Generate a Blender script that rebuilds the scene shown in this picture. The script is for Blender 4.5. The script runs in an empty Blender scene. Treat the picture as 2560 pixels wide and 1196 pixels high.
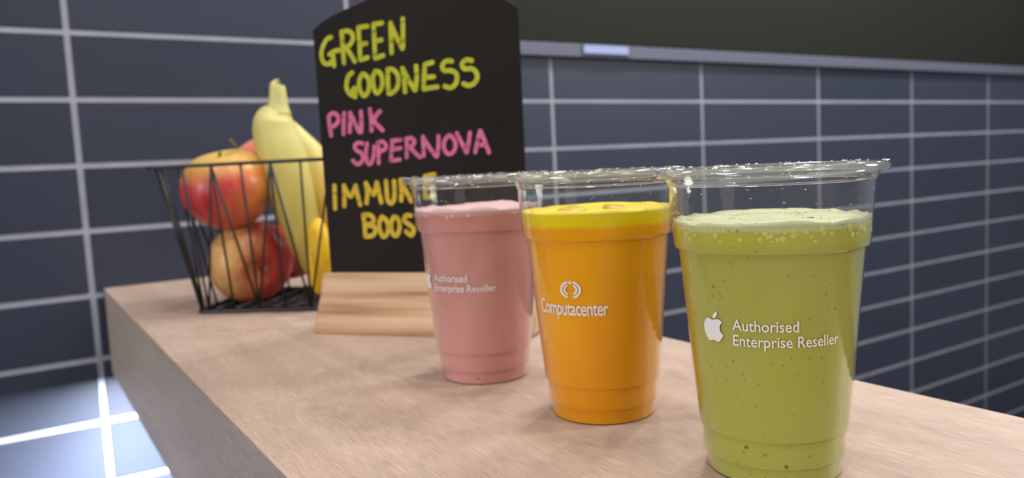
import bpy, math, random
from mathutils import Vector, Matrix
random.seed(7)
C = bpy.context.scene.collection
scene = bpy.context.scene
PI = math.pi

# ------------------------------------------------------------------ camera
cam_d = bpy.data.cameras.new('camera'); cam = bpy.data.objects.new('camera', cam_d); C.objects.link(cam)
CAM = Vector((-0.07742604, -1.10491455, 0.13004971))
Rt = Vector((0.84077516, -0.53918072, -0.04879833)); Up = Vector((0.09188127, 0.05328305, 0.99434338)); Fw = Vector((0.53353065, 0.84050287, -0.09433967))
cam.matrix_world = Matrix(((Rt.x, Up.x, -Fw.x, CAM.x), (Rt.y, Up.y, -Fw.y, CAM.y), (Rt.z, Up.z, -Fw.z, CAM.z), (0, 0, 0, 1)))
cam_d.sensor_width = 36; cam_d.lens = 1965.478 / 2560 * 36; cam_d.clip_start = .01
cam_d.dof.use_dof = True; cam_d.dof.focus_distance = 0.295; cam_d.dof.aperture_fstop = 11.5
scene.camera = cam
# ------------------------------------------------------------------ world, view
w = bpy.data.worlds.new('room_ambient'); scene.world = w; w.use_nodes = True
w.node_tree.nodes['Background'].inputs[0].default_value = (.80, .88, 1.0, 1); w.node_tree.nodes['Background'].inputs[1].default_value = .22
scene.view_settings.view_transform = 'Standard'; scene.view_settings.look = 'None'
scene.view_settings.gamma = 1; scene.view_settings.use_curve_mapping = False; scene.view_settings.exposure = 0.0
# ------------------------------------------------------------------ lamps of the room and added fill lights
def area(name, loc, target, size, power, col=(1, 1, 1), size_y=None, spread=None):
    d = bpy.data.lights.new(name, 'AREA'); d.energy = power; d.color = col; d.size = size
    d.shape = 'DISK' if size_y is None else 'RECTANGLE'
    if size_y: d.size_y = size_y
    if spread: d.spread = spread
    o = bpy.data.objects.new(name, d); C.objects.link(o); o.location = loc
    o.rotation_euler = (Vector(target) - Vector(loc)).to_track_quat('-Z', 'Y').to_euler()
    return o
for k, (x, y, z, p) in enumerate([(-.55, -.60, 1.3, 4.0), (.25, -.60, 1.35, 5.0), (1.05, -.50, 1.3, 5.0), (1.85, -.5, 1.3, 5.0), (-.6, -1.5, 1.75, 5), (.3, -1.5, 1.75, 7), (1.0, -1.4, 1.75, 6), (.5, -2.6, 1.75, 5), (-.6, -2.6, 1.75, 4)]):
    area('ceiling_downlight', (x, y, z), (x, y, 0), .09, p, (1, .95, .90))
area('left_fill', (-2.4, -.95, .45), (.1, -.6, .0), .9, 24, (1, .94, .90))  # no window: unseen fill added from the left for upright faces
area('front_fill', (.3, -3.4, 1.1), (.3, -.8, .05), .9, 7, (1, .95, .90))  # unseen fill added behind the camera to brighten upright faces
area('right_fill', (2.3, -1.9, .95), (.2, -.8, .05), .7, 20, (1, .95, .88))  # unseen fill added to brighten the right sides of the cups
for x in (.75, 1.45, 2.15): area('wall_fill', (x, -.30, .95), (x, -.12, 0), .08, 3.4, (.93, .93, 1))  # unseen lamps added to lift the upper right tiles above the lower ones
area('strip_lamp', (0.0235, -.395, -.1125), (0.0235, -.395, -1), .012, 20.0, (.90, .95, 1), size_y=.66, spread=math.radians(122))
area('strip_spill', (0.0235, -.395, -.1128), (0.0235, -.395, -1), .012, 24.0, (.92, .96, 1), size_y=.66)

# ------------------------------------------------------------------ helpers
class MB:
    def __init__(s): s.v = []; s.f = []
    def box(s, x0, x1, y0, y1, z0, z1, M=None):
        b = len(s.v); P = [(x, y, z) for z in (z0, z1) for y in (y0, y1) for x in (x0, x1)]
        if M is not None: P = [tuple(M @ Vector(p)) for p in P]
        s.v += P
        for f in ((0, 2, 3, 1), (4, 5, 7, 6), (0, 1, 5, 4), (2, 6, 7, 3), (0, 4, 6, 2), (1, 3, 7, 5)): s.f.append(tuple(b + i for i in f))
        return s
    def tube(s, pts, r, n=8, cap=True):
        pts = [Vector(p) for p in pts]; rs = r if isinstance(r, (list, tuple)) else [r] * len(pts)
        b = len(s.v); ref = None
        for i, p in enumerate(pts):
            t = (pts[min(i + 1, len(pts) - 1)] - pts[max(i - 1, 0)]).normalized()
            if ref is None: ref = t.orthogonal().normalized()
            ref = (ref - t * ref.dot(t)).normalized(); q = t.cross(ref)
            for k in range(n):
                a = 2 * PI * k / n; s.v.append(tuple(p + ref * math.cos(a) * rs[i] + q * math.sin(a) * rs[i]))
        for i in range(len(pts) - 1):
            for k in range(n): s.f.append((b + i * n + k, b + i * n + (k + 1) % n, b + (i + 1) * n + (k + 1) % n, b + (i + 1) * n + k))
        if cap:
            s.f.append(tuple(b + k for k in reversed(range(n)))); s.f.append(tuple(b + (len(pts) - 1) * n + k for k in range(n)))
        return s
    def lathe(s, prof, n=96, closed=False):
        b = len(s.v); m = len(prof); rings = []
        for r, z in prof:
            if r < 1e-6: rings.append([len(s.v)]); s.v.append((0, 0, z))
            else:
                rings.append(list(range(len(s.v), len(s.v) + n)))
                s.v += [(r * math.cos(2 * PI * k / n), r * math.sin(2 * PI * k / n), z) for k in range(n)]
        pairs = list(zip(rings[:-1], rings[1:])) + ([(rings[-1], rings[0])] if closed else [])
        for A, B in pairs:
            for k in range(n):
                k2 = (k + 1) % n
                if len(A) == 1 and len(B) == 1: continue
                if len(A) == 1: s.f.append((A[0], B[k2], B[k]))
                elif len(B) == 1: s.f.append((A[k], A[k2], B[0]))
                else: s.f.append((A[k], A[k2], B[k2], B[k]))
        return s
    def sphere(s, c, r, nu=8, nv=5, sz=1.0):
        b = len(s.v); c = Vector(c)
        for j in range(1, nv):
            t = PI * j / nv
            for i in range(nu): a = 2 * PI * i / nu; s.v.append((c.x + r * math.sin(t) * math.cos(a), c.y + r * math.sin(t) * math.sin(a), c.z + sz * r * math.cos(t)))
        s.v += [(c.x, c.y, c.z + sz * r), (c.x, c.y, c.z - sz * r)]; T = len(s.v) - 2
        for j in range(nv - 2):
            for i in range(nu): s.f.append((b + j * nu + i, b + (j + 1) * nu + i, b + (j + 1) * nu + (i + 1) % nu, b + j * nu + (i + 1) % nu))
        for i in range(nu):
            s.f.append((T, b + i, b + (i + 1) % nu)); e = b + (nv - 2) * nu; s.f.append((T + 1, e + (i + 1) % nu, e + i))
        return s
    def build(s, name, mat, parent=None, smooth=True, recalc=True):
        me = bpy.data.meshes.new(name); me.from_pydata([tuple(v) for v in s.v], [], s.f); me.update()
        if recalc:
            import bmesh
            bm = bmesh.new(); bm.from_mesh(me); bmesh.ops.recalc_face_normals(bm, faces=bm.faces); bm.to_mesh(me); bm.free()
        if smooth: me.polygons.foreach_set('use_smooth', [True] * len(me.polygons))
        if mat: me.materials.append(mat)
        o = bpy.data.objects.new(name, me); C.objects.link(o)
        if parent: o.parent = parent
        return o
def thing(name, label, cat, loc=(0, 0, 0), rz=0, group=None):
    o = bpy.data.objects.new(name, None); C.objects.link(o); o.location = loc; o.rotation_euler = (0, 0, rz)
    o.empty_display_size = .02
    o['label'] = label; o['category'] = cat
    if group: o['group'] = group
    return o
def tag(o, label, cat, group=None):
    o['label'] = label; o['category'] = cat
    if group: o['group'] = group
    return o
def sharp(o, ang=35):
    me = o.data; me.set_sharp_from_angle(angle=math.radians(ang)); return o
def bevel(o, wd, seg=2):
    m = o.modifiers.new('bevel', 'BEVEL'); m.width = wd; m.segments = seg; m.limit_method = 'ANGLE'; m.angle_limit = math.radians(40); return o
def catmull(pts, n=6):
    out = []; P = [pts[0]] + list(pts) + [pts[-1]]
    for i in range(1, len(P) - 2):
        for k in range(n):
            t = k / n
            out.append(tuple(.5 * ((2 * b) + (c - a) * t + (2 * a - 5 * b + 4 * c - d) * t * t + (-a + 3 * b - 3 * c + d) * t ** 3) for a, b, c, d in zip(P[i - 1], P[i], P[i + 1], P[i + 2])))
    out.append(tuple(pts[-1])); return out

# ------------------------------------------------------------------ materials
def mat(name):
    m = bpy.data.materials.new(name); m.use_nodes = True; nt = m.node_tree; b = nt.nodes['Principled BSDF']; return m, nt, b
def N(nt, t, **kw):
    n = nt.nodes.new(t)
    for k, v in kw.items():
        if k in n.inputs: n.inputs[k].default_value = v
        else: setattr(n, k, v)
    return n
def plain(name, col, rough=.5, metal=0, spec=.5, **kw):
    m, nt, b = mat(name); b.inputs['Base Color'].default_value = (*col, 1); b.inputs['Roughness'].default_value = rough
    b.inputs['Metallic'].default_value = metal; b.inputs['Specular IOR Level'].default_value = spec
    for k, v in kw.items(): b.inputs[k].default_value = v
    return m
def ramp(nt, stops, fac=None):
    r = nt.nodes.new('ShaderNodeValToRGB'); e = r.color_ramp.elements
    while len(e) > 1: e.remove(e[-1])
    e[0].position = stops[0][0]; e[0].color = (*stops[0][1], 1)
    for p, c in stops[1:]:
        x = e.new(p); x.color = (*c, 1)
    if fac is not None: nt.links.new(fac, r.inputs[0])
    return r
def coords(nt, scale=(1, 1, 1), rot=(0, 0, 0)):
    tc = nt.nodes.new('ShaderNodeTexCoord'); mp = nt.nodes.new('ShaderNodeMapping'); mp.inputs['Scale'].default_value = scale; mp.inputs['Rotation'].default_value = rot
    nt.links.new(tc.outputs['Object'], mp.inputs[0]); return mp.outputs[0], tc.outputs['Object']
def mix(nt, a, b, fac, mode='MIX'):
    m = nt.nodes.new('ShaderNodeMix'); m.data_type = 'RGBA'; m.blend_type = mode
    for sk, v in ((m.inputs[0], fac), (m.inputs[6], a), (m.inputs[7], b)):
        if hasattr(v, 'links'): nt.links.new(v, sk)
        else: sk.default_value = v if not isinstance(v, tuple) else (*v, 1) if len(v) == 3 else v
    return m.outputs[2]
def bump(nt, b, h, strength, dist=.001):
    n = N(nt, 'ShaderNodeBump', Strength=strength, Distance=dist); nt.links.new(h, n.inputs['Height']); nt.links.new(n.outputs[0], b.inputs['Normal'])
def noise(nt, vec, scale, detail=3, rough=.5):
    n = N(nt, 'ShaderNodeTexNoise', Scale=scale, Detail=detail, Roughness=rough); nt.links.new(vec, n.inputs['Vector']); return n.outputs['Fac']

# tile glaze
M_tile, nt, b = mat('navy_tile'); v, _ = coords(nt)
oi = nt.nodes.new('ShaderNodeObjectInfo'); rr = ramp(nt, [(0, (.028, .034, .056)), (.5, (.033, .038, .064)), (1, (.040, .042, .072))], oi.outputs['Random'])
f = noise(nt, v, 9, 3); c = mix(nt, rr.outputs[0], (.062, .078, .095), f); 
mm = N(nt, 'ShaderNodeMath', operation='MULTIPLY'); mm.inputs[1].default_value = .35; nt.links.new(f, mm.inputs[0])
c = mix(nt, rr.outputs[0], (.046, .060, .076), mm.outputs[0]); nt.links.new(c, b.inputs['Base Color'])
b.inputs['Roughness'].default_value = .45; b.inputs['Specular IOR Level'].default_value = .24
bump(nt, b, noise(nt, v, 40, 2), .05)
M_grout, nt, b = mat('grey_grout'); v, _ = coords(nt); r_ = ramp(nt, [(.3, (.29, .30, .36)), (.7, (.35, .36, .43))], noise(nt, v, 14, 4)); nt.links.new(r_.outputs[0], b.inputs['Base Color']); b.inputs['Roughness'].default_value = .85
M_panel = plain('olive_black_panel', (.017, .019, .014), .6, 0, .1)
M_trim = plain('lavender_grey_trim', (.115, .12, .165), .5, 0, .3)
M_floor = plain('dark_floor', (.03, .03, .033), .6)
# light oak laminate
def oak(name, c0, c1, c2, ax='y'):
    m, nt, b = mat(name)
    v, ob = coords(nt, (60, 4.5, 60)); big = noise(nt, v, 1.0, 5, .55)
    v2, _ = coords(nt, (1500, 75, 1500)); fine = noise(nt, v2, 1.0, 3, .6)
    v3, _ = coords(nt, (750, 40, 750)); pore = noise(nt, v3, 1.0, 2, .5)
    v4, _ = coords(nt, (5, 2.0, 5)); cloud = noise(nt, v4, 1.0, 2, .5)
    r1 = ramp(nt, [(.28, c0), (.5, c1), (.72, c2)], big)
    r2 = ramp(nt, [(.35, (.80, .79, .78)), (.5, (1, 1, 1)), (.66, (1.13, 1.12, 1.10))], fine)
    c = mix(nt, r1.outputs[0], r2.outputs[0], .95, 'MULTIPLY')
    r3 = ramp(nt, [(.62, (0, 0, 0)), (.68, (1, 1, 1))], pore)
    c = mix(nt, c, tuple(min(1, x * 1.22) for x in c2), N_scale(nt, r3.outputs[0], .60))
    r4 = ramp(nt, [(.3, (.90, .88, .87)), (.7, (1.05, 1.05, 1.04))], cloud)
    c = mix(nt, c, r4.outputs[0], .8, 'MULTIPLY')
    nt.links.new(c, b.inputs['Base Color']); b.inputs['Roughness'].default_value = .48; b.inputs['Specular IOR Level'].default_value = .4
    bump(nt, b, fine, .25, .0004); return m
def N_scale(nt, s, k):
    x = N(nt, 'ShaderNodeMath', operation='MULTIPLY'); x.inputs[1].default_value = k; nt.links.new(s, x.inputs[0]); return x.outputs[0]
M_oak = oak('pale_oak_laminate', (.475, .355, .28), (.525, .395, .315), (.57, .44, .35))
M_oak_shaded = oak('oak_laminate_shaded', (.36, .30, .26), (.42, .345, .30), (.48, .40, .35))  # same oak, greyer and darker: shade of the counter side painted in
# wooden base of the sign (grain along x)
M_block, nt, b = mat('light_brown_wood'); v, _ = coords(nt, (3.5, 85, 85)); g = noise(nt, v, 1, 3, .55); r_ = ramp(nt, [(.28, (.26, .13, .06)), (.38, (.46, .27, .145)), (.50, (.60, .40, .24)), (.75, (.70, .50, .33))], g); nt.links.new(r_.outputs[0], b.inputs['Base Color']); b.inputs['Roughness'].default_value = .5
v, _ = coords(nt, (25, 500, 500)); bump(nt, b, noise(nt, v, 1, 3), .2, .0004)
M_board, nt, b = mat('blackboard'); v, _ = coords(nt); r_ = ramp(nt, [(.3, (.013, .011, .010)), (.75, (.024, .019, .017))], noise(nt, v, 9, 3)); nt.links.new(r_.outputs[0], b.inputs['Base Color']); b.inputs['Roughness'].default_value = .6; b.inputs['Specular IOR Level'].default_value = .10
def chalk(name, c):
    m, nt, b = mat(name); v, _ = coords(nt); g = noise(nt, v, 160, 3, .6); r_ = ramp(nt, [(.3, tuple(x * .8 for x in c)), (.7, tuple(min(1, x * 1.1) for x in c))], g); nt.links.new(r_.outputs[0], b.inputs['Base Color']); b.inputs['Roughness'].default_value = .8; return m
M_ink = {'green': chalk('lime_chalk', (.50, .52, .022)), 'pink': chalk('pink_chalk', (.66, .15, .30)), 'yellow': chalk('yellow_chalk', (.66, .46, .03))}
M_wire = plain('black_wire', (.012, .012, .014), .38, .0, .5)
M_ink_white = plain('white_print', (.82, .80, .80), .5)
# thin clear plastic: two real surfaces, no bending of light
def clear(name, trans=(.97, .975, .97), milk=0.0, rough=.06, gl=1.0, f0=.006):
    m = bpy.data.materials.new(name); m.use_nodes = True; nt = m.node_tree; nt.nodes.clear()
    out = nt.nodes.new('ShaderNodeOutputMaterial'); tr = N(nt, 'ShaderNodeBsdfTransparent', Color=(*trans, 1)); g = N(nt, 'ShaderNodeBsdfGlossy', Roughness=rough, Color=(gl, gl, gl, 1))
    lw = N(nt, 'ShaderNodeLayerWeight', Blend=.5); pw = N(nt, 'ShaderNodeMath', operation='POWER'); nt.links.new(lw.outputs['Facing'], pw.inputs[0]); pw.inputs[1].default_value = 3.6
    fr = N(nt, 'ShaderNodeMath', operation='MULTIPLY_ADD'); nt.links.new(pw.outputs[0], fr.inputs[0]); fr.inputs[1].default_value = .75; fr.inputs[2].default_value = f0; m1 = nt.nodes.new('ShaderNodeMixShader')
    v, _ = coords(nt); bp = N(nt, 'ShaderNodeBump', Strength=.25, Distance=.0003); nt.links.new(noise(nt, v, 260, 2), bp.inputs['Height']); nt.links.new(bp.outputs[0], g.inputs['Normal'])
    base = tr.outputs[0]
    if milk:
        df = N(nt, 'ShaderNodeBsdfTranslucent', Color=(.8, .82, .78, 1)); d2 = N(nt, 'ShaderNodeBsdfDiffuse', Color=(.8, .82, .78, 1)); ad = nt.nodes.new('ShaderNodeMixShader'); ad.inputs[0].default_value = .5
        nt.links.new(df.outputs[0], ad.inputs[1]); nt.links.new(d2.outputs[0], ad.inputs[2])
        m0 = nt.nodes.new('ShaderNodeMixShader'); m0.inputs[0].default_value = milk; nt.links.new(base, m0.inputs[1]); nt.links.new(ad.outputs[0], m0.inputs[2]); base = m0.outputs[0]
    nt.links.new(fr.outputs[0], m1.inputs[0]); nt.links.new(base, m1.inputs[1]); nt.links.new(g.outputs[0], m1.inputs[2]); nt.links.new(m1.outputs[0], out.inputs[0]); return m
M_clear = clear('clear_plastic', (.965, .97, .968), .010)
M_lip = clear('clear_plastic_lip', (.94, .95, .93), .12, .10, 1.0, .06)  # whitish diffuse share paints the ceiling's reflection into the lip
M_drop = clear('water_droplet', (.97, .97, .97), .04, .03, 1.0, .30)

# ------------------------------------------------------------------ setting
S = .36; H = .080951; Z0 = .23546; X0, X1, TH = .012997, .313264, .108006
T_LO, T_HI, PX = .309, .3315, .575     # trim and dark panel
wall = MB().box(-1.1, 3.6, .0018, .10, -.95, 1.2).build('wall_back', M_grout, smooth=False); wall['kind'] = 'structure'
g = .0037; tw, th_ = S / 2 - g, H / 2 - g
tb = MB(); c_ = .0009; P = [(-tw, .004, -th_), (tw, .004, -th_), (tw, .004, th_), (-tw, .004, th_)]
tb.v = [(x, .004, z) for x, _, z in P] + [(x, .0008, z) for x, _, z in P] + [(x - math.copysign(c_, x), 0, z - math.copysign(c_, z)) for x, _, z in P]
for k in range(4):
    k2 = (k + 1) % 4; tb.f += [(k, k2, 4 + k2, 4 + k), (4 + k, 4 + k2, 8 + k2, 8 + k)]
tb.f += [(8, 9, 10, 11), (3, 2, 1, 0)]
t0 = tb.build('tile', M_tile, wall, smooth=False); first = True
for i in range(-2, 8):
    for j in range(-4, 12):
        zt = Z0 - (j + .5) * H; xc = (i + .5) * S
        if j < -1 and xc > PX: continue
        o = t0 if first else t0.copy()
        if not first: C.objects.link(o)
        first = False; o.parent = wall; o.location = (xc, 0, zt)
        if j < -1 and xc + tw > PX:            # cut tile beside the dark panel
            o.scale.x = (PX - (xc - tw)) / (2 * tw); o.location.x = (xc - tw + PX) / 2
tr = MB().box(PX, 3.4, -.010, .0018, T_LO, T_HI).build('trim_1', M_trim, smooth=False); bevel(tr, .0015); tr['kind'] = 'structure'
pn = thing('wall_panel', 'dark olive wall panel above the tiles, behind the chalkboard and out to the right', 'panel', (2.0, -.003, T_HI))
p1 = MB().box(PX - 2.0, 1.4, -.004, .0048, .0, .60).build('board', M_panel, pn, smooth=False); bevel(p1, .002)
M_glow = bpy.data.materials.new('pale_blue_reflection'); M_glow.use_nodes = True; nt = M_glow.node_tree; nt.nodes.clear(); em = N(nt, 'ShaderNodeEmission', Color=(.56, .62, 1, 1), Strength=.85); ou = nt.nodes.new('ShaderNodeOutputMaterial'); nt.links.new(em.outputs[0], ou.inputs[0])
il = thing('trim_reflection', 'small pale blue glow standing for a light reflection on the trim above the tiles, right of the chalkboard', 'light', (.832, -.0105, .3228))  # no lamp here: glowing strip added for light reflected in the trim
MB().box(-.053, .053, -.002, .0, -.0085, .0085).build('reflection_backing', M_trim, il, smooth=False)
gl = MB().box(-.050, .050, -.0045, -.002, -.0070, .0070).build('reflection_glow', M_glow, il, smooth=False); bevel(gl, .003, 3)
fl = MB().box(-2.2, 3.6, -3.2, .10, -.97, -.95).build('floor', M_floor, smooth=False); fl['kind'] = 'structure'

# counter slab: top laminate and edges, cantilevered from the wall
ct = thing('counter', 'pale oak laminate counter slab reaching out from the navy tiled wall', 'counter', ((X0 + X1) / 2, -.66, -TH))
hw = (X1 - X0) / 2
core = MB().box(-hw, hw, -.60, .6595, 0, TH - .0012).build('edge_panel', M_oak_shaded, ct, smooth=False)
tp = MB().box(-hw - .0003, hw + .0003, -.6003, .6595, TH - .0012, TH).build('top_laminate', M_oak, ct, smooth=False); bevel(tp, .0004)
ls = thing('light_strip', 'white lit strip fixed under the left edge of the counter', 'light', (0.0235, -.395, -TH))
MB().box(-.008, .008, -.335, .335, -.0035, 0).build('channel', M_trim, ls, smooth=False)
M_led = bpy.data.materials.new('lit_diffuser'); M_led.use_nodes = True; nt = M_led.node_tree; nt.nodes.clear(); em = N(nt, 'ShaderNodeEmission', Color=(.82, .91, 1, 1), Strength=9.0); ou = nt.nodes.new('ShaderNodeOutputMaterial'); nt.links.new(em.outputs[0], ou.inputs[0])
MB().box(-.006, .006, -.332, .332, -.0043, -.0035).build('diffuser', M_led, ls, smooth=False)

# ------------------------------------------------------------------ chalkboard sign
EO = Vector((.1224, -.4822, 0)); E1 = Vector((.625, -.780, 0)).normalized(); rzE = math.atan2(E1.y, E1.x)
sg = thing('chalkboard_sign', 'black chalkboard menu sign with coloured lettering in a light wooden stand', 'sign', EO, rzE)
# local frame: x along the board, y inward (away from camera), z up
prof = [(0, .0015), (.0008, 0), (.022 * 2 - .0008, 0), (.044, .0015), (.044, .0095), (.0425, .0115), (.036, .0215), (.029, .039), (.0278, .0462), (.0262, .0478), (.0245, .0478), (.0245, .030), (.0205, .030), (.0205, .0478), (.0178, .0478), (.0162, .0462),
        (.0150, .039), (.0125, .031), (.0085, .0235), (.0045, .0165), (.0012, .0118), (0, .0095)]
def rounded_end(x, d):  # inset of the section near an end
    return d
bk = MB(); nP = len(prof); L0, L1 = -.0005, .186; cy_, cz_ = .022, .02
for x, ins in ((L0, .0045), (L0 + .0012, .0018), (L0 + .0042, 0), (L1 - .0042, 0), (L1 - .0012, .0018), (L1, .0045)):
    for (y, z) in prof:
        dy = y - cy_; dz = z - cz_
        zz = z if z > .029 and abs(dy) < .003 and z < .031 else cz_ + dz * (1 - ins / .03)
        bk.v.append((x, cy_ + dy * (1 - ins / .03), max(0, zz) if zz < cz_ else zz))
for a in range(5):
    for k in range(nP): bk.f.append((a * nP + k, a * nP + (k + 1) % nP, (a + 1) * nP + (k + 1) % nP, (a + 1) * nP + k))
def capf(off):      # two halves plus floor of the slot as three simple polygons
    s_ = off
    return [tuple(s_ + k for k in (3, 4, 5, 6, 7, 8, 9, 10, 11)), tuple(s_ + k for k in (0, 1, 2, 3, 11, 12)), tuple(s_ + k for k in (12, 13, 14, 15, 16, 17, 18, 19, 20, 21, 0))]
bk.f += capf(0) + capf(5 * nP)
bo = bk.build('base', M_block, sg); sharp(bo, 40); bo['label'] = 'light brown wooden stand with moulded front'
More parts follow.
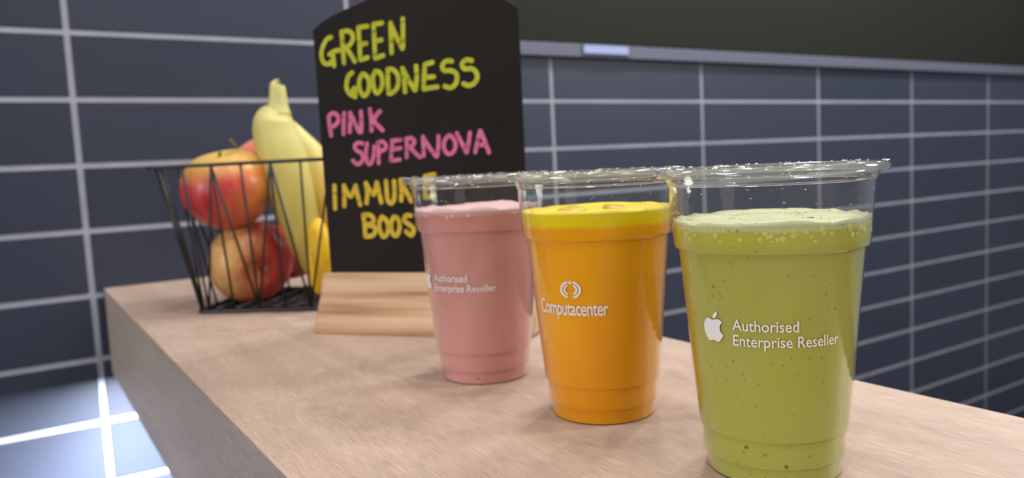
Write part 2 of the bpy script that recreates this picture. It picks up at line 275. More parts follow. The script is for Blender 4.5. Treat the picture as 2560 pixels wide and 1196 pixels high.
# board with arched top, centre x=.093, half width .0875
bxc, bhw = .093, .0875
top = [(-.0875, .2462), (-.0790, .2518), (-.066, .2570), (-.050, .2612), (-.034, .2656), (-.020, .2690), (0, .2708)]
outline = [(-.0865, .0302)] + top + [(-x, z) for x, z in reversed(top[:-1])] + [(.0865, .0302)]
bb = MB(); n_ = len(outline)
for y in (.0207, .0243): bb.v += [(bxc + x, y, z) for x, z in outline]
bb.f += [tuple(range(n_)), tuple(reversed(range(n_, 2 * n_)))] + [(k, (k + 1) % n_, n_ + (k + 1) % n_, n_ + k) for k in range(n_)]
bd = bb.build('panel', M_board, sg, smooth=False); bevel(bd, .0008)
STROKES = {'green':[(2.1,[(22.1,238.9),(17.8,237.2),(13.5,230.8),(12.3,225.0),(13.9,219.7),(18.2,218.0),(21.3,219.9)]),(2.1,[(19.8,225.6),(23.9,227.5),(28.9,228.1)]),(2.1,[(22.9,226.6),(23.3,216.3)]),(2.1,[(32.2,242.2),(32.3,231.6),(32.5,217.7)]),(2.1,[(32.2,241.7),(36.9,242.5),(41.1,240.4),(42.2,236.1),(39.4,231.8),(35.4,229.7)]),(2.1,[(35.8,228.8),(39.3,223.4),(42.3,218.1)]),(2.1,[(47.4,244.0),(47.7,232.3),(47.4,219.3)]),(2.1,[(47.6,243.8),(51.9,244.2),(55.5,244.2)]),(2.1,[(47.6,230.6),(53.4,231.1)]),(2.1,[(47.6,218.9),(54.0,220.0)]),(2.1,[(61.1,245.1),(60.9,233.1),(60.6,219.4)]),(2.1,[(61.3,245.1),(65.3,245.3),(68.6,245.4)]),(2.1,[(61.5,232.2),(67.2,232.5)]),(2.1,[(61.0,218.9),(67.8,220.4)]),(2.1,[(76.1,244.4),(75.7,233.3),(75.4,221.8)]),(2.1,[(76.0,244.0),(80.4,233.3),(84.9,224.2)]),(2.1,[(85.4,225.0),(86.2,236.0),(86.7,246.6)]),(2.1,[(39.3,209.3),(35.7,206.9),(33.6,201.6),(33.5,196.7),(36.3,192.5),(40.7,190.2)]),(2.1,[(37.6,194.4),(40.9,197.1),(40.7,190.2)]),(2.1,[(48.5,207.6),(45.4,203.2),(44.9,196.8),(47.6,190.9),(51.0,191.4),(53.6,196.6),(53.5,203.0),(51.0,206.6),(48.5,207.6)]),(2.1,[(60.1,208.8),(57.8,204.6),(57.4,198.8),(58.9,192.8),(61.7,192.1),(65.0,196.2),(65.7,202.5),(63.9,207.5),(60.1,208.8)]),(2.1,[(71.2,209.4),(70.6,201.1),(70.4,190.9)]),(2.1,[(71.2,209.4),(75.5,208.8),(79.1,204.8),(79.8,199.4),(77.8,193.8),(73.2,190.7),(70.4,190.7)]),(2.1,[(84.0,209.0),(85.0,200.0),(84.9,190.8)]),(2.1,[(84.0,208.8),(88.5,199.7),(93.4,191.6)]),(2.1,[(94.2,192.0),(95.7,201.5),(95.7,209.7)]),(2.1,[(103.2,210.0),(102.0,201.0),(100.9,191.5)]),(2.1,[(103.7,210.4),(109.6,211.4)]),(2.1,[(102.5,200.5),(110.0,200.4)]),(2.1,[(100.9,191.5),(105.7,192.1),(112.6,192.5)]),(2.1,[(125.8,210.9),(121.1,211.3),(117.8,208.3),(119.2,204.4),(124.9,203.9),(128.9,201.2),(129.3,196.4),(126.8,192.4),(123.0,191.0),(118.9,192.5)]),(2.1,[(142.2,209.9),(137.7,210.8),(134.4,208.3),(135.7,204.4),(141.9,203.9),(145.3,200.8),(145.8,196.5),(143.3,193.0),(138.6,191.5),(134.6,193.2)])],'pink':[(2.0,[(15.0,175.6),(15.3,168.7),(16.1,160.8)]),(2.0,[(15.0,176.3),(18.1,178.4),(21.0,178.2),(23.5,176.0),(23.8,173.2),(22.4,170.3),(19.4,168.2),(16.7,167.6)]),(2.0,[(29.4,177.9),(28.5,170.4),(27.7,161.4)]),(2.0,[(35.1,177.8),(34.5,170.0),(33.4,162.6)]),(2.0,[(35.1,177.5),(38.5,169.8),(42.2,162.1)]),(2.0,[(43.9,162.0),(44.7,169.4),(44.8,178.1)]),(2.0,[(53.1,179.3),(53.7,171.3),(53.3,162.6)]),(2.0,[(61.9,177.2),(58.7,174.7),(55.6,170.7)]),(2.0,[(55.5,170.2),(59.4,166.0),(63.1,162.3)]),(1.85,[(44.2,152.8),(40.0,153.5),(37.0,150.8),(38.9,147.3),(42.6,145.2),(44.0,141.8),(42.6,138.1),(38.6,136.3),(34.5,139.4)]),(1.85,[(48.5,152.5),(47.3,146.9),(47.0,139.7),(48.9,135.8),(51.7,137.6),(53.8,143.2),(54.8,149.8)]),(1.85,[(58.7,152.0),(58.1,144.0),(57.8,136.4)]),(1.85,[(58.2,152.5),(62.5,153.2),(65.4,150.2),(64.1,147.0),(59.8,145.8)]),(1.85,[(71.4,152.7),(69.9,145.7),(68.8,138.2)]),(1.85,[(70.9,153.4),(78.3,153.7)]),(1.85,[(71.0,146.6),(77.9,147.2)]),(1.85,[(68.8,137.8),(76.7,138.3)]),(1.85,[(83.5,154.3),(83.6,147.3),(82.8,139.9)]),(1.85,[(83.5,154.3),(88.2,154.5),(90.4,151.6),(88.3,148.5),(84.6,147.3)]),(1.85,[(86.7,147.2),(90.5,142.8),(94.4,139.3)]),(1.85,[(98.0,154.9),(98.0,146.6),(97.6,140.1)]),(1.85,[(98.2,154.4),(103.1,146.3),(108.2,139.1)]),(1.85,[(109.2,139.5),(110.7,147.3),(111.2,154.6)]),(1.85,[(119.7,154.6),(116.5,151.6),(115.2,146.6),(116.5,142.4),(119.4,140.4),(123.0,142.0),(125.2,146.5),(124.0,151.6),(121.2,154.5),(119.7,154.6)]),(1.85,[(126.8,156.0),(130.3,148.5),(133.8,141.0)]),(1.85,[(134.3,141.5),(136.3,149.1),(137.6,155.8)]),(1.85,[(146.0,156.7),(143.0,147.8),(141.2,140.7)]),(1.85,[(146.5,156.6),(149.8,147.4),(152.3,140.1)]),(1.85,[(143.9,145.9),(149.3,146.1)])],'yellow':[(2.1,[(15.9,119.8),(15.5,111.0),(15.0,101.0)]),(2.1,[(24.8,119.5),(24.5,112.2),(23.8,102.9)]),(2.1,[(24.7,119.0),(30.3,110.5),(35.6,119.1)]),(2.1,[(35.6,119.1),(36.8,111.3),(38.6,103.5)]),(2.1,[(45.1,120.8),(45.7,112.5),(44.5,104.8)]),(2.1,[(45.1,120.3),(51.3,111.3),(54.9,120.9)]),(2.1,[(54.9,120.9),(56.6,112.1),(57.8,104.9)]),(2.1,[(63.3,121.6),(63.4,111.9),(63.6,106.8),(66.3,103.6),(69.3,106.6),(70.4,114.2),(70.4,121.3)]),(2.1,[(76.3,122.1),(76.6,114.0),(75.8,105.9)]),(2.1,[(76.6,121.6),(80.5,112.8),(84.4,105.1)]),(2.1,[(85.6,105.6),(87.8,113.6),(88.1,122.6)]),(2.1,[(97.8,123.7),(97.3,115.8),(96.8,107.2)]),(2.1,[(97.8,124.0),(105.6,125.2)]),(2.1,[(97.3,115.3),(103.9,116.0)]),(2.1,[(96.8,107.2),(104.5,108.5)]),(2.1,[(40.8,94.6),(41.4,86.8),(41.3,77.9)]),(2.1,[(40.9,95.1),(46.7,94.9),(49.9,91.8),(48.5,88.2),(43.2,87.2)]),(2.1,[(43.1,86.7),(49.5,85.5),(51.0,82.4),(48.3,78.3),(41.9,77.4)]),(2.1,[(57.5,93.1),(54.9,88.5),(55.0,82.3),(57.5,77.1),(61.1,79.1),(62.7,84.8),(61.3,90.4),(57.5,93.1)]),(2.1,[(68.4,92.8),(65.8,88.8),(65.4,83.2),(67.3,78.0),(70.8,78.9),(72.9,85.1),(71.7,91.2),(68.4,92.8)]),(2.1,[(83.1,93.5),(79.2,93.6),(77.2,90.1),(80.4,86.9),(84.1,84.3),(85.0,80.7),(82.6,77.7),(78.3,80.8)]),(2.1,[(90.9,93.3),(102.5,94.5)]),(2.1,[(96.4,93.9),(96.0,78.5)])]}
dz = 0
for key in ('green', 'pink', 'yellow'):
    m = MB()
    for r, pts in STROKES[key]:
        pts = [(x / 1000, z / 1000) for x, z in pts]; r = r / 1000 * .92
        if len(pts) > 2: pts = [p for p in catmull(pts, 4)]
        y0, y1 = .0207, .02035
        for (xa, za), (xb, zb) in zip(pts[:-1], pts[1:]):
            l = math.hypot(xb - xa, zb - za)
            if l < 1e-6: continue
            nx, nz = -(zb - za) / l * r, (xb - xa) / l * r; b0 = len(m.v)
            m.v += [(xa + nx, y1, za + nz), (xb + nx, y1, zb + nz), (xb - nx, y1, zb - nz), (xa - nx, y1, za - nz), (xa + nx, y0, za + nz), (xb + nx, y0, zb + nz), (xb - nx, y0, zb - nz), (xa - nx, y0, za - nz)]
            m.f += [(b0, b0 + 1, b0 + 2, b0 + 3), (b0, b0 + 4, b0 + 5, b0 + 1), (b0 + 2, b0 + 6, b0 + 7, b0 + 3)]
        for (xa, za) in pts:
            b0 = len(m.v); k_ = 12; dz += 1
            yy = y1 - (dz % 5) * 3e-6
            m.v += [(xa + r * math.cos(2 * PI * q / k_), yy, za + r * math.sin(2 * PI * q / k_)) for q in range(k_)] + [(xa + r * math.cos(2 * PI * q / k_), y0, za + r * math.sin(2 * PI * q / k_)) for q in range(k_)]
            m.f += [tuple(b0 + q for q in range(k_))] + [(b0 + q, b0 + (q + 1) % k_, b0 + k_ + (q + 1) % k_, b0 + k_ + q) for q in range(k_)]
    lo = m.build('lettering', M_ink[key], sg, smooth=False, recalc=False)
    lo['label'] = {'green': 'lime green hand lettering GREEN GOODNESS', 'pink': 'pink hand lettering PINK SUPERNOVA', 'yellow': 'yellow hand lettering IMMUNE BOOST'}[key]

# ------------------------------------------------------------------ wire basket
BO = Vector((.0671, -.3009, 0)); B1 = Vector((.77467824, -.63235562, 0)); rzB = math.atan2(B1.y, B1.x)
bs = thing('wire_basket', 'black wire fruit basket left of the chalkboard on the counter', 'basket', BO, rzB)
LB, DB, ZR, FL_ = .178, .132, .1432, .025
def loop(x0, x1, y0, y1, z, r, rad, k=5):
    pts = []
    for cx, cy, a0 in ((x1 - rad, y0 + rad, -90), (x1 - rad, y1 - rad, 0), (x0 + rad, y1 - rad, 90), (x0 + rad, y0 + rad, 180)):
        for q in range(k + 1): a = math.radians(a0 + 90 * q / k); pts.append((cx + rad * math.cos(a), cy + rad * math.sin(a), z))
    m = MB(); n = 8; N_ = len(pts)
    for i, p in enumerate(pts):
        t = Vector(pts[(i + 1) % N_]) - Vector(pts[i - 1]); t.normalize(); q = Vector((0, 0, 1)).cross(t)
        for kk in range(n): a = 2 * PI * kk / n; m.v.append(tuple(Vector(p) + q * math.cos(a) * r + Vector((0, 0, 1)) * math.sin(a) * r))
    for i in range(N_):
        for kk in range(n): j = (i + 1) % N_; m.f.append((i * n + kk, i * n + (kk + 1) % n, j * n + (kk + 1) % n, j * n + kk))
    return m
loop(-FL_ - .002, LB + FL_, -FL_, DB + FL_, ZR, .0017, .010).build('rim', M_wire, bs)
loop(0, LB, 0, DB, .0022, .0022, .008).build('base_frame', M_wire, bs)
def wire(a, b, r=.0012): MB().tube([a, b], r, 6).build('wire', M_wire, bs)
def side(n, bx, rx, fb, fr):
    for k in range(n):
        wire(fr(rx(k)), fb(bx(k)))
        if k % 2 == 1:
            for k2 in (k - 1, k + 1):
                if 0 <= k2 < n: wire(fr(rx(k)), fb(bx(k2)))
zb = .003
side(7, lambda k: .012 + .0257 * k, lambda k: .0125 + .0285 * k - .002, lambda s: (s, 0, zb), lambda s: (s, -FL_, ZR))
side(7, lambda k: .012 + .0257 * k, lambda k: .0125 + .0285 * k - .002, lambda s: (s, DB, zb), lambda s: (s, DB + FL_, ZR))
side(5, lambda k: .012 + .027 * k, lambda k: .006 + .030 * k, lambda s: (0, s, zb), lambda s: (-FL_ - .002, s, ZR))
side(5, lambda k: .012 + .027 * k, lambda k: .006 + .030 * k, lambda s: (LB, s, zb), lambda s: (LB + FL_, s, ZR))
wire((-FL_ + .012, -FL_, ZR), (.004, .0015, zb), .0016); wire((-FL_ - .002, -FL_ + .02, ZR), (.0015, .006, zb), .0015)
for k in range(1, 9): wire((k * LB / 9, 0, .0046), (k * LB / 9, DB, .0046), .0016)
for k in range(1, 7): wire((0, k * DB / 7, .0022), (LB, k * DB / 7, .0022), .0016)

# ------------------------------------------------------------------ fruit
def inb(s, d, z): return BO + B1 * s / 1000 + Vector((-B1.y, B1.x, 0)) * d / 1000 + Vector((0, 0, z / 1000))
def apple_mat(name, yellow, red, green, bias, cheek, gz=.42):
    m, nt, b = mat(name); v, ob = coords(nt)
    sp = nt.nodes.new('ShaderNodeSeparateXYZ'); nt.links.new(ob, sp.inputs[0])
    # blush: one cheek of the apple is red, streaked along the meridians
    n1 = noise(nt, v, 22, 3); ma = N(nt, 'ShaderNodeMath', operation='MULTIPLY_ADD'); dp = N(nt, 'ShaderNodeVectorMath', operation='DOT_PRODUCT'); nt.links.new(ob, dp.inputs[0]); dp.inputs[1].default_value = cheek; nt.links.new(dp.outputs['Value'], ma.inputs[0]); ma.inputs[1].default_value = 13; nt.links.new(n1, ma.inputs[2])
    v2, _ = coords(nt, (130, 130, 9)); n2 = noise(nt, v2, 1, 3, .6)
    a2 = N(nt, 'ShaderNodeMath', operation='MULTIPLY_ADD'); nt.links.new(n2, a2.inputs[0]); a2.inputs[1].default_value = .55; nt.links.new(ma.outputs[0], a2.inputs[2])
    a3 = N(nt, 'ShaderNodeMath', operation='ADD'); nt.links.new(a2.outputs[0], a3.inputs[0]); a3.inputs[1].default_value = bias
    r1 = ramp(nt, [(.45, yellow), (.72, tuple((y * .45 + r * .55) for y, r in zip(yellow, red))), (1.0, red)], a3.outputs[0])
    # greenish yellow around the stalk hollow
    rz = ramp(nt, [(.58, (0, 0, 0)), (.90, (1, 1, 1))], None); mz = N(nt, 'ShaderNodeMath', operation='MULTIPLY_ADD'); nt.links.new(sp.outputs[2], mz.inputs[0]); mz.inputs[1].default_value = 11; mz.inputs[2].default_value = gz; nt.links.new(mz.outputs[0], rz.inputs[0])
    c = mix(nt, r1.outputs[0], green, rz.outputs[0])
    vo = N(nt, 'ShaderNodeTexVoronoi', Scale=230); nt.links.new(v, vo.inputs['Vector']); rs = ramp(nt, [(.08, (1, 1, 1)), (.16, (0, 0, 0))], vo.outputs['Distance'])
    c = mix(nt, c, (.85, .62, .32), N_scale(nt, rs.outputs[0], .35))
    nt.links.new(c, b.inputs['Base Color']); b.inputs['Roughness'].default_value = .34; b.inputs['Subsurface Weight'].default_value = .08; b.inputs['Subsurface Radius'].default_value = (.006, .003, .001); return m
M_stem = plain('brown_stem', (.16, .085, .04), .7)
def axis_rot(up): return Vector(up).to_track_quat('Z', 'Y')
def loc_dir(up, d): return tuple(axis_rot(up).inverted() @ Vector(d).normalized())
def apple(label, loc, R, mat_, up, sq=.92, st=.42):
    t = thing('apple', label, 'apple', loc, 0, 'apples in the wire basket'); t.rotation_euler = axis_rot(up).to_euler()
    pr = []; n = 26
    for k in range(n + 1):
        a = PI * k / n; r = math.sin(a); z = math.cos(a)
        r2 = r * (1 + .07 * math.cos(a)) ; 
        dt = math.exp(-(r / .30) ** 2) * .30 if z > 0 else -math.exp(-(r / .26) ** 2) * .20
        pr.append((R * r2 * 1.0, R * (z * sq - dt)))
    m = MB().lathe(pr, 40)
    m.v = [(x * (1 + .025 * math.cos(5 * math.atan2(y, x)) * (.4 - z / R)), y * (1 + .025 * math.cos(5 * math.atan2(y, x)) * (.4 - z / R)), z) for x, y, z in m.v]
    m.build('skin', mat_, t)
    zt = R * (sq - .30)
    MB().tube([(0, 0, zt - .001), (.001, 0, zt + R * st * .5), (.003, .001, zt + R * st)], [.0010, .0012, .0018], 6).build('stalk', M_stem, t)
    MB().sphere((0, 0, -R * (sq - .20)), .0035, 8, 5, .6).build('calyx', M_stem, t)
    return t
Y1, Rd, G1 = (.80, .47, .13), (.55, .045, .035), (.62, .58, .14)
U1 = -Fw * .25 - Rt * .12 + Vector((0, 0, 1)); U2 = -Fw * .80 + Rt * .62 - Vector((0, 0, .22)); U3 = Rt * .4 + Vector((0, 0, 1)); U4 = -Rt * .85 - Fw * .1 + Vector((0, 0, 1))
M_a1 = apple_mat('red_orange_apple_skin', (.78, .32, .06), (.58, .05, .05), (.66, .58, .12), .27, loc_dir(U1, -Rt * 1.0 - Fw * .1), .42)
M_a2 = apple_mat('yellow_red_apple_skin', (.78, .46, .16), (.48, .04, .03), (.30, .05, .02), -.12, loc_dir(U2, Rt * .9 - Vector((0, 0, .35))), .10)
M_a3 = apple_mat('red_apple_skin', (.62, .12, .06), (.42, .020, .018), (.55, .10, .05), .25, (1, 0, 0))
M_a4 = apple_mat('pink_red_apple_skin', (.75, .16, .14), (.60, .06, .09), (.66, .50, .20), .35, (1, 0, 0))
apple('large orange-red apple on top at the left end of the basket, greenish around its hollow', inb(22, 38, 119.5), .0445, M_a1, U1, .93, .22)
apple('yellow and red apple at the bottom front of the basket, hollow turned to the right', inb(30, 58, 43.5), .0425, M_a2, U2, .90)
apple('deep red apple low in the basket behind the yellow and red one', inb(46, 122, 46), .0335, M_a3, U3, .93)
apple('pinkish apple with upright stalk behind the banana at the back of the basket', inb(20, 118, 137), .0365, M_a4, U4, .93, .60)

def banana_mat(name, c_top, c_mid, c_low, z0, z1):
    m, nt, b = mat(name); v, ob = coords(nt); sp = nt.nodes.new('ShaderNodeSeparateXYZ'); nt.links.new(ob, sp.inputs[0])
    mr = N(nt, 'ShaderNodeMapRange'); mr.inputs['From Min'].default_value = z0; mr.inputs['From Max'].default_value = z1; nt.links.new(sp.outputs[2], mr.inputs[0])
    r_ = ramp(nt, [(0, c_low), (.45, c_mid), (1, c_top)], mr.outputs[0])
    v2, _ = coords(nt, (60, 60, 12)); c = mix(nt, r_.outputs[0], (.52, .40, .09), N_scale(nt, noise(nt, v2, 1, 3), .3))
    vo = N(nt, 'ShaderNodeTexVoronoi', Scale=46); vo.inputs['Randomness'].default_value = 1; nt.links.new(v, vo.inputs['Vector']); rs = ramp(nt, [(.05, (1, 1, 1)), (.13, (0, 0, 0))], vo.outputs['Distance'])
    c = mix(nt, c, (.25, .17, .04), N_scale(nt, rs.outputs[0], .6)); nt.links.new(c, b.inputs['Base Color']); b.inputs['Roughness'].default_value = .5; b.inputs['Subsurface Weight'].default_value = .06; b.inputs['Subsurface Radius'].default_value = (.006, .004, .001); return m
M_ban = banana_mat('yellow_green_banana_skin', (.66, .62, .24), (.54, .46, .10), (.44, .31, .05), .05, .20)
M_ban2 = banana_mat('golden_banana_skin', (.72, .66, .24), (.66, .42, .06), (.62, .38, .03), .05, .17)
M_ban3 = plain('bright_yellow_skin', (.84, .52, .012), .45)
def banana(pts, rs, mt, parent, base, name='banana', flat=1.0):
    P4 = catmull([(p[0], p[1], p[2], r) for p, r in zip(pts, rs)], 5); n = 15; m = MB(); ref = None
    Q = [Vector(inb(p[0], p[1], p[2])) - Vector(base) for p in P4]
    for i, q in enumerate(Q):
        t = (Q[min(i + 1, len(Q) - 1)] - Q[max(i - 1, 0)]).normalized()
        if ref is None: ref = Vector((1, 0, 0)); 
        ref = (ref - t * ref.dot(t)).normalized(); q2 = t.cross(ref); r = P4[i][3] / 1000
        for k in range(n):
            a = 2 * PI * k / n; rr = r * (1 + .05 * math.cos(5 * a)); m.v.append(tuple(q + ref * math.cos(a) * rr + q2 * math.sin(a) * rr * flat))
    for i in range(len(Q) - 1):
        for k in range(n): m.f.append((i * n + k, i * n + (k + 1) % n, (i + 1) * n + (k + 1) % n, (i + 1) * n + k))
    m.f.append(tuple(reversed(range(n)))); m.f.append(tuple((len(Q) - 1) * n + k for k in range(n)))
    return m.build(name, mt, parent)
base = inb(95, 50, 6)
bn = thing('banana_bunch', 'pale yellow-green banana bunch standing stem up in the basket beside the chalkboard', 'bananas', base)
banana([(72, 60, 196), (68, 60, 186), (69, 58, 172), (75, 54, 150), (82, 50, 126), (89, 46, 103), (96, 41, 78), (103, 37, 53), (108, 34, 32), (110, 33, 22)], [13, 21, 23, 25, 25, 23, 19, 15, 8, 3], M_ban, bn, base)
banana([(79, 64, 180), (87, 68, 164), (96, 70, 148), (106, 68, 128), (114, 64, 105), (119, 60, 82), (121, 56, 60), (122, 53, 40), (121, 51, 30)], [9, 14, 18, 20, 20, 17, 13, 8, 3], M_ban2, bn, base)
sm = banana([(73, 60, 222), (72.5, 60, 221), (72.5, 60, 212), (72, 60, 202), (71, 60, 193)], [5.0, 7.2, 8.4, 9.6, 13], M_ban, bn, base, 'stem')
b3 = inb(118, 20, 20)
lb = thing('banana', 'bright yellow banana low in the basket, end showing beside the chalkboard', 'banana', b3)
banana([(118.5, 21, 85), (119.5, 20, 83), (120, 19, 72), (121, 19, 57), (119.5, 20, 40), (117, 21, 24), (116, 22, 14)], [2, 6, 11, 13, 12.5, 9, 4], M_ban3, lb, b3, 'peel')

# ------------------------------------------------------------------ cups
OUT = [(0, 0, ), (.0262, 0), (.0269, .0006), (.0271, .0074), (.0284, .0079), (.0285, .0084), (.0286, .0185), (.0299, .0190), (.0300, .0198), (.0362, .0912), (.0363, .0918), (.0378, .0926), (.0382, .0940), (.0399, .1172), (.0402, .1180), (.0411, .1203), (.0415, .1212)]
WT = .0005
body_r = lambda z: .0300 + (z - .0198) / (.0912 - .0198) * (.0362 - .0300)
def wall_r(z):
    P = OUT[1:]
    for (ra, za), (rb, zb_) in zip(P[:-1], P[1:]):
        if za <= z <= zb_: return ra + (rb - ra) * (z - za) / max(1e-9, zb_ - za)
    return P[-1][0]
cup_outer = OUT; cup_inner = [(max(0, r - WT), z + (WT if z < .001 else 0)) for r, z in OUT]
def cup_parts(t):
    pr = cup_outer + list(reversed(cup_inner))
    c = MB().lathe(pr, 128).build('cup_wall', M_clear, t); sharp(c, 30)
    lip = [(.0411, .1208), (.0446, .1212), (.0450, .1222), (.0449, .1236), (.0441, .1246), (.0424, .1247), (.0412, .1240), (.0406, .1226), (.0405, .1208)]
    MB().lathe(lip, 128, True).build('lip', M_lip, t)
    ring = [(.0401, .1178), (.04045, .1182), (.0404, .1188), (.0399, .1186)]
    MB().lathe(ring, 128, True).build('stacking_ring', M_lip, t)
    m = MB()
    for k in range(150):
        a = random.uniform(0, 2 * PI); kind = random.random(); r = random.uniform(.00025, .00085)
        if kind < .55: R_ = .0432 + random.uniform(-.0014, .0014); z = .1248 + r * .1
        elif kind < .8: R_ = .0403; z = random.uniform(.1182, .1205)
        else: z = random.uniform(.1045, .1175); R_ = wall_r(z) - WT - .0001; r *= .7
        m.sphere((R_ * math.cos(a), R_ * math.sin(a), z), r, 8, 5, .5)
    d = m.build('droplets', M_drop, t); d['kind'] = 'stuff'
def liquid_mat(name, low, body, band, foam, zf, zb1, zb2, speck=None, speck_amt=0, patch=None, sss=.15, rough=.35):
    m, nt, b = mat(name); v, ob = coords(nt); sp = nt.nodes.new('ShaderNodeSeparateXYZ'); nt.links.new(ob, sp.inputs[0])
    wob = noise(nt, v, 70, 3); a = N(nt, 'ShaderNodeMath', operation='MULTIPLY_ADD'); nt.links.new(wob, a.inputs[0]); a.inputs[1].default_value = .0035; nt.links.new(sp.outputs[2], a.inputs[2])
    mr = N(nt, 'ShaderNodeMapRange'); mr.inputs['From Min'].default_value = 0; mr.inputs['From Max'].default_value = .12; nt.links.new(a.outputs[0], mr.inputs[0])
    q = lambda z: (z + .00175) / .12
    r_ = ramp(nt, [(q(.0), low), (q(.05), body), (q(zb2), body), (q(zb1), band), (q(zf - .0010), band), (q(zf), foam)], mr.outputs[0]); c = r_.outputs[0]
    if patch:
        v3, _ = coords(nt, (1, 1, .8)); rp = ramp(nt, [(.40, (0, 0, 0)), (.65, (1, 1, 1))], noise(nt, v3, 28, 2)); c = mix(nt, c, patch, N_scale(nt, rp.outputs[0], .30))
    if speck:
        for sc_, th, k in ((420, .16, .5), (230, .13, .55), (120, .085, .9)):
            vo = N(nt, 'ShaderNodeTexVoronoi', Scale=sc_); wv = N(nt, 'ShaderNodeTexNoise', Scale=900, Detail=1); nt.links.new(v, wv.inputs['Vector']); wm = N(nt, 'ShaderNodeVectorMath', operation='MULTIPLY_ADD'); nt.links.new(wv.outputs['Color'], wm.inputs[0]); wm.inputs[1].default_value = (.0012, .0012, .0012); nt.links.new(v, wm.inputs[2]); nt.links.new(wm.outputs[0], vo.inputs['Vector'])
            sel = N(nt, 'ShaderNodeSeparateColor'); nt.links.new(vo.outputs['Color'], sel.inputs[0]); gt = N(nt, 'ShaderNodeMath', operation='GREATER_THAN'); nt.links.new(sel.outputs[0], gt.inputs[0]); gt.inputs[1].default_value = 1 - speck_amt
            rs = ramp(nt, [(th * .5, (1, 1, 1)), (th * 1.6, (0, 0, 0))], vo.outputs['Distance']); mu = N(nt, 'ShaderNodeMath', operation='MULTIPLY'); nt.links.new(gt.outputs[0], mu.inputs[0]); nt.links.new(rs.outputs[0], mu.inputs[1])
            c = mix(nt, c, speck, N_scale(nt, mu.outputs[0], k))
    nt.links.new(c, b.inputs['Base Color']); b.inputs['Roughness'].default_value = rough; b.inputs['Specular IOR Level'].default_value = .10
    b.inputs['Subsurface Weight'].default_value = sss; b.inputs['Subsurface Radius'].default_value = (.006, .004, .002); b.inputs['Subsurface Scale'].default_value = 1.0
    return m
def drink(t, mt, level):
    g_ = .00004; pr = [(0, WT + g_)]
    for r, z in OUT[1:]:
        if z < level - .001: pr.append((r - WT - g_, max(z, WT + g_)))
    rl = wall_r(level) - WT - g_; pr += [(rl, level), (rl - .0012, level - .0006), (0, level - .0007)]
    return sharp(MB().lathe(pr, 128).build('liquid', mt, t), 30)
def wall_froth(t, mt, z0, z1, n, seed):
    rnd = random.Random(seed); m = MB()
    for _ in range(n):
        z = rnd.uniform(z0, z1); z = z0 + (z1 - z0) * ((z - z0) / (z1 - z0)) ** .6; a = rnd.uniform(0, 2 * PI); q = rnd.uniform(.0005, .0014); R_ = wall_r(z) - WT - .00006
        c = Vector((R_ * math.cos(a), R_ * math.sin(a), z)); b0 = len(m.v); m.sphere((0, 0, 0), q, 10, 6)
        for i in range(b0, len(m.v)):
            v = Vector(m.v[i]); rad_ = Vector((math.cos(a), math.sin(a), 0)); v -= rad_ * v.dot(rad_) * .78; m.v[i] = tuple(c + v)
    o = m.build('froth_bubbles', mt, t); o['kind'] = 'stuff'; return o
def foam_top(t, mt, level, amp, seed, nb=220, br=(.0004, .0013), name='foam', zoff=0):
    rnd = random.Random(seed); R_ = wall_r(level) - WT - .00008; m = MB(); nr, na = 14, 72; m.v.append((0, 0, level + amp * .5))
    ph = [rnd.uniform(0, 6.28) for _ in range(6)]
    for i in range(1, nr + 1):
        r = R_ * i / nr
        for k in range(na):
            a = 2 * PI * k / na; x, y = r * math.cos(a), r * math.sin(a)
            h = amp * (.5 + .35 * math.sin(x * 190 + ph[0]) * math.sin(y * 160 + ph[1]) + .25 * math.sin((x + y) * 420 + ph[2]) + .2 * rnd.random()) + (.0009 if i == nr else 0)
            m.v.append((x, y, level - .0003 + h))
    for k in range(na): m.f.append((0, 1 + k, 1 + (k + 1) % na))
    for i in range(nr - 1):
        for k in range(na): b0 = 1 + i * na; m.f.append((b0 + k, b0 + na + k, b0 + na + (k + 1) % na, b0 + (k + 1) % na))
    b0 = len(m.v); m.v += [(R_ * math.cos(2 * PI * k / na), R_ * math.sin(2 * PI * k / na), level - .0004) for k in range(na)]
    for k in range(na): m.f.append((1 + (nr - 1) * na + k, b0 + k, b0 + (k + 1) % na, 1 + (nr - 1) * na + (k + 1) % na))
    for _ in range(nb):
        r = R_ * math.sqrt(rnd.random()) * .97; a = rnd.uniform(0, 2 * PI); q = rnd.uniform(*br); m.sphere((r * math.cos(a), r * math.sin(a), level + amp * .30), q * .8, 6, 4, .45)
    f = m.build(name, mt, t); return f

def wrap(mesh_pts, thv):
    out = []
    for s, z in mesh_pts:
        r = body_r(z) + .00012; a = thv + s / r; out.append((r * math.cos(a), r * math.sin(a), z))
    return out
def text_on_cup(t, body, s0, zbase, width, height, thv, name='printed_text', bold=0.0, track=1.0):
    """builtin font text, cap height and total width given, laid on the cup wall"""
    cu = bpy.data.curves.new('t', 'FONT'); cu.body = body; cu.offset = bold; cu.space_character = track; cu.resolution_u = 4
    ob = bpy.data.objects.new('t', cu); C.objects.link(ob); bpy.context.view_layer.update()
    me = bpy.data.meshes.new_from_object(ob.evaluated_get(bpy.context.evaluated_depsgraph_get()))
    xs = [v.co.x for v in me.vertices]; x0, x1 = min(xs), max(xs)
    sx = width / (x1 - x0); sy = height / .70
    P = wrap([(s0 + (v.co.x - x0) * sx, zbase + v.co.y * sy) for v in me.vertices], thv)
    m = MB(); m.v = P; m.f = [tuple(p.vertices) for p in me.polygons]
    C.objects.unlink(ob); bpy.data.objects.remove(ob); bpy.data.curves.remove(cu); bpy.data.meshes.remove(me)
    return m.build(name, M_ink_white, t, smooth=False, recalc=False)
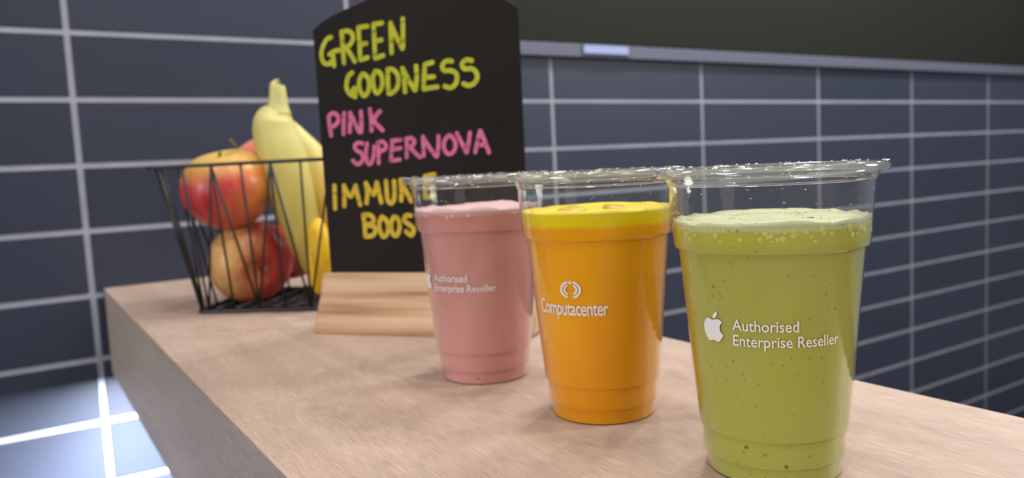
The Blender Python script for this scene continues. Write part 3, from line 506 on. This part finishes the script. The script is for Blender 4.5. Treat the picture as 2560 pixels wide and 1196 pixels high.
def bez(p0, p1, p2, p3, n=8): return [tuple((1 - t) ** 3 * a + 3 * (1 - t) ** 2 * t * b_ + 3 * (1 - t) * t * t * c + t ** 3 * d for a, b_, c, d in zip(p0, p1, p2, p3)) for t in [k / n for k in range(1, n + 1)]]
def path(start, segs):
    cur = start; pts = [start]
    for s_ in segs:
        p = [(cur[0] + s_[i], cur[1] + s_[i + 1]) for i in (0, 2, 4)]; pts += bez(cur, *p); cur = p[2]
    return pts
FRUIT = path((12.152, 6.896), [(-.948, 0, -2.415, -1.078, -3.96, -1.04), (-2.04, .027, -3.91, 1.183, -4.961, 3.014), (-2.117, 3.675, -.546, 9.103, 1.519, 12.09), (1.013, 1.454, 2.208, 3.09, 3.792, 3.039), (1.52, -.065, 2.09, -.987, 3.935, -.987), (1.831, 0, 2.35, .987, 3.96, .948), (1.637, -.026, 2.676, -1.48, 3.676, -2.948), (1.156, -1.688, 1.636, -3.325, 1.662, -3.415), (-.039, -.013, -3.182, -1.221, -3.22, -4.857), (-.026, -3.04, 2.48, -4.494, 2.597, -4.559), (-1.429, -2.09, -3.623, -2.324, -4.39, -2.376), (-2, -.156, -3.675, 1.09, -4.61, 1.09)])
LEAF = path((15.53, 3.83), [(.843, -1.012, 1.4, -2.427, 1.245, -3.83), (-1.207, .052, -2.662, .805, -3.532, 1.818), (-.78, .896, -1.454, 2.338, -1.273, 3.714), (1.338, .104, 2.715, -.688, 3.559, -1.701)])
def fill_on_cup(t, polys, s0, ztop, sc, thv, name):
    import bmesh
    bm = bmesh.new()
    for poly in polys:
        vs = [bm.verts.new((x, -y, 0)) for x, y in poly[:-1]]
        es = [bm.edges.new((vs[i], vs[(i + 1) % len(vs)])) for i in range(len(vs))]
        bmesh.ops.triangle_fill(bm, use_beauty=True, edges=es)
    bmesh.ops.subdivide_edges(bm, edges=[e for e in bm.edges if e.calc_length() > 2.5], cuts=2); bmesh.ops.triangulate(bm, faces=bm.faces)
    bm.verts.index_update(); P = wrap([(s0 + v.co.x * sc, ztop + v.co.y * sc) for v in bm.verts], thv)
    m = MB(); m.v = P; m.f = [tuple(v.index for v in f.verts) for f in bm.faces]; bm.free()
    return m.build(name, M_ink_white, t, smooth=False, recalc=False)
def arc_poly(cx, cy, r0, r1, a0, a1, n=22):
    A = [math.radians(a0 + (a1 - a0) * k / n) for k in range(n + 1)]
    P = [(cx + r1 * math.cos(a), cy - r1 * math.sin(a)) for a in A] + [(cx + r0 * math.cos(a), cy - r0 * math.sin(a)) for a in reversed(A)]
    return P + [P[0]]

CUPS = [(.18212835, -.89178179), (.17515788, -.7886285), (.16528022, -.68422042)]
def thv(k, x, y): return math.atan2(CAM.y - y, CAM.x - x)
M_green = liquid_mat('green_smoothie', (.48, .49, .10), (.48, .46, .075), (.56, .55, .07), (.66, .67, .34), .1014, .0972, .0915, (.07, .10, .01), .22, (.46, .47, .17), .15)
M_gfoam = plain('pale_green_froth', (.52, .53, .29), .5)
M_gbub = plain('yellow_green_bubble', (.58, .57, .13), .5)
M_orange = liquid_mat('orange_juice', (.84, .33, .0), (1.0, .42, .0), (1.0, .74, .0), (.95, .80, .03), .1040, .0995, .0978, None, 0, (1.0, .54, .0), .25, .3)
M_ofoam = plain('yellow_juice_froth', (.92, .70, .05), .4)
M_ice = plain('juice_soaked_ice', (.60, .42, .035), .4)
M_pink = liquid_mat('pink_smoothie', (.74, .36, .335), (.74, .37, .34), (.72, .30, .24), (.76, .47, .45), .1025, .1012, .095, (.40, .10, .09), .06, (.62, .25, .18), .18)
M_pfoam = plain('pink_froth', (.76, .50, .49), .45)
INFO = [('clear plastic cup nearest the camera, holding the green smoothie, white fruit emblem', 'thick green smoothie with pale froth in the nearest cup', M_green, M_gfoam, .1025, .0016),
        ('clear plastic middle cup holding orange juice, white ring emblem', 'orange juice with yellow froth in the middle cup', M_orange, M_ofoam, .1050, .0008),
        ('clear plastic cup holding the pink smoothie, farthest of the three, before the chalkboard', 'pink smoothie with pale pink froth in the farthest cup', M_pink, M_pfoam, .1040, .0018)]
for k, ((x, y), (lc, ld, ml, mf, lev, amp)) in enumerate(zip(CUPS, INFO)):
    t = thing('plastic_cup', lc, 'cup', (x, y, .0001), 0, 'clear plastic cups in a row on the counter'); cup_parts(t); a = thv(k, x, y)
    if k in (0, 2):
        ds = 0 if k == 0 else -.0180
        text_on_cup(t, 'Authorised', ds - .0143, .0632, .0243, .0043, a, bold=.006)
        text_on_cup(t, 'Enterprise Reseller', ds - .0141, .0572, .0407, .0043, a, bold=.006)
        em = fill_on_cup(t, [FRUIT, LEAF], ds - .0232 - 12 * .00050, .0696, .00050, a, 'printed_emblem')
    else:
        text_on_cup(t, 'Computacenter', -.0345, .0562, .0386, .0071, a, bold=.010, track=.95)
        ringp = [arc_poly(0, 0, 4.8, 6.1, 106, 254), arc_poly(0, 0, 4.8, 6.1, 74, -74), arc_poly(0, 0, 3.0, 4.1, 118, 242), arc_poly(0, 0, 3.0, 4.1, 62, -62), [(1.05 * math.cos(q_) / 1.26, -5.0 + 1.05 * math.sin(q_)) for q_ in [2 * PI * i_ / 24 for i_ in range(25)]]]
        fill_on_cup(t, [[(px * 1.26, py) for px, py in pl] for pl in ringp], -.0142, .0688, .00072, a, 'printed_emblem')
    dname = 'green_smoothie' if k == 0 else ('orange_juice' if k == 1 else 'pink_smoothie')
    d = thing(dname, ld, 'drink', (x, y, .0001), 0); drink(d, ml, lev); foam_top(d, mf, lev, amp, 11 + k, nb=(420, 160, 260)[k], br=((.0003, .0009), (.0002, .0004), (.0004, .0012))[k])
    if k == 0: wall_froth(d, M_gbub, .0968, .1015, 110, 5)
    if k == 2: wall_froth(d, M_pfoam, .1005, .1030, 50, 6)
    if k == 1:
        for (sx_, sy_, rz_) in ((-.012, .006, .3), (.010, .004, 1.1)):
            vx, vy = Vector((-math.sin(a), math.cos(a))), Vector((math.cos(a), math.sin(a)))
            px_, py_ = vx.x * sx_ + vy.x * sy_, vx.y * sx_ + vy.y * sy_
            ic = MB().box(-.007, .007, -.006, .006, -.008, .0012); io = ic.build('ice_cube', M_ice, d); bevel(io, .0025, 3); io.location = (px_, py_, lev + .0006); io.rotation_euler = (.12, -.1, rz_)
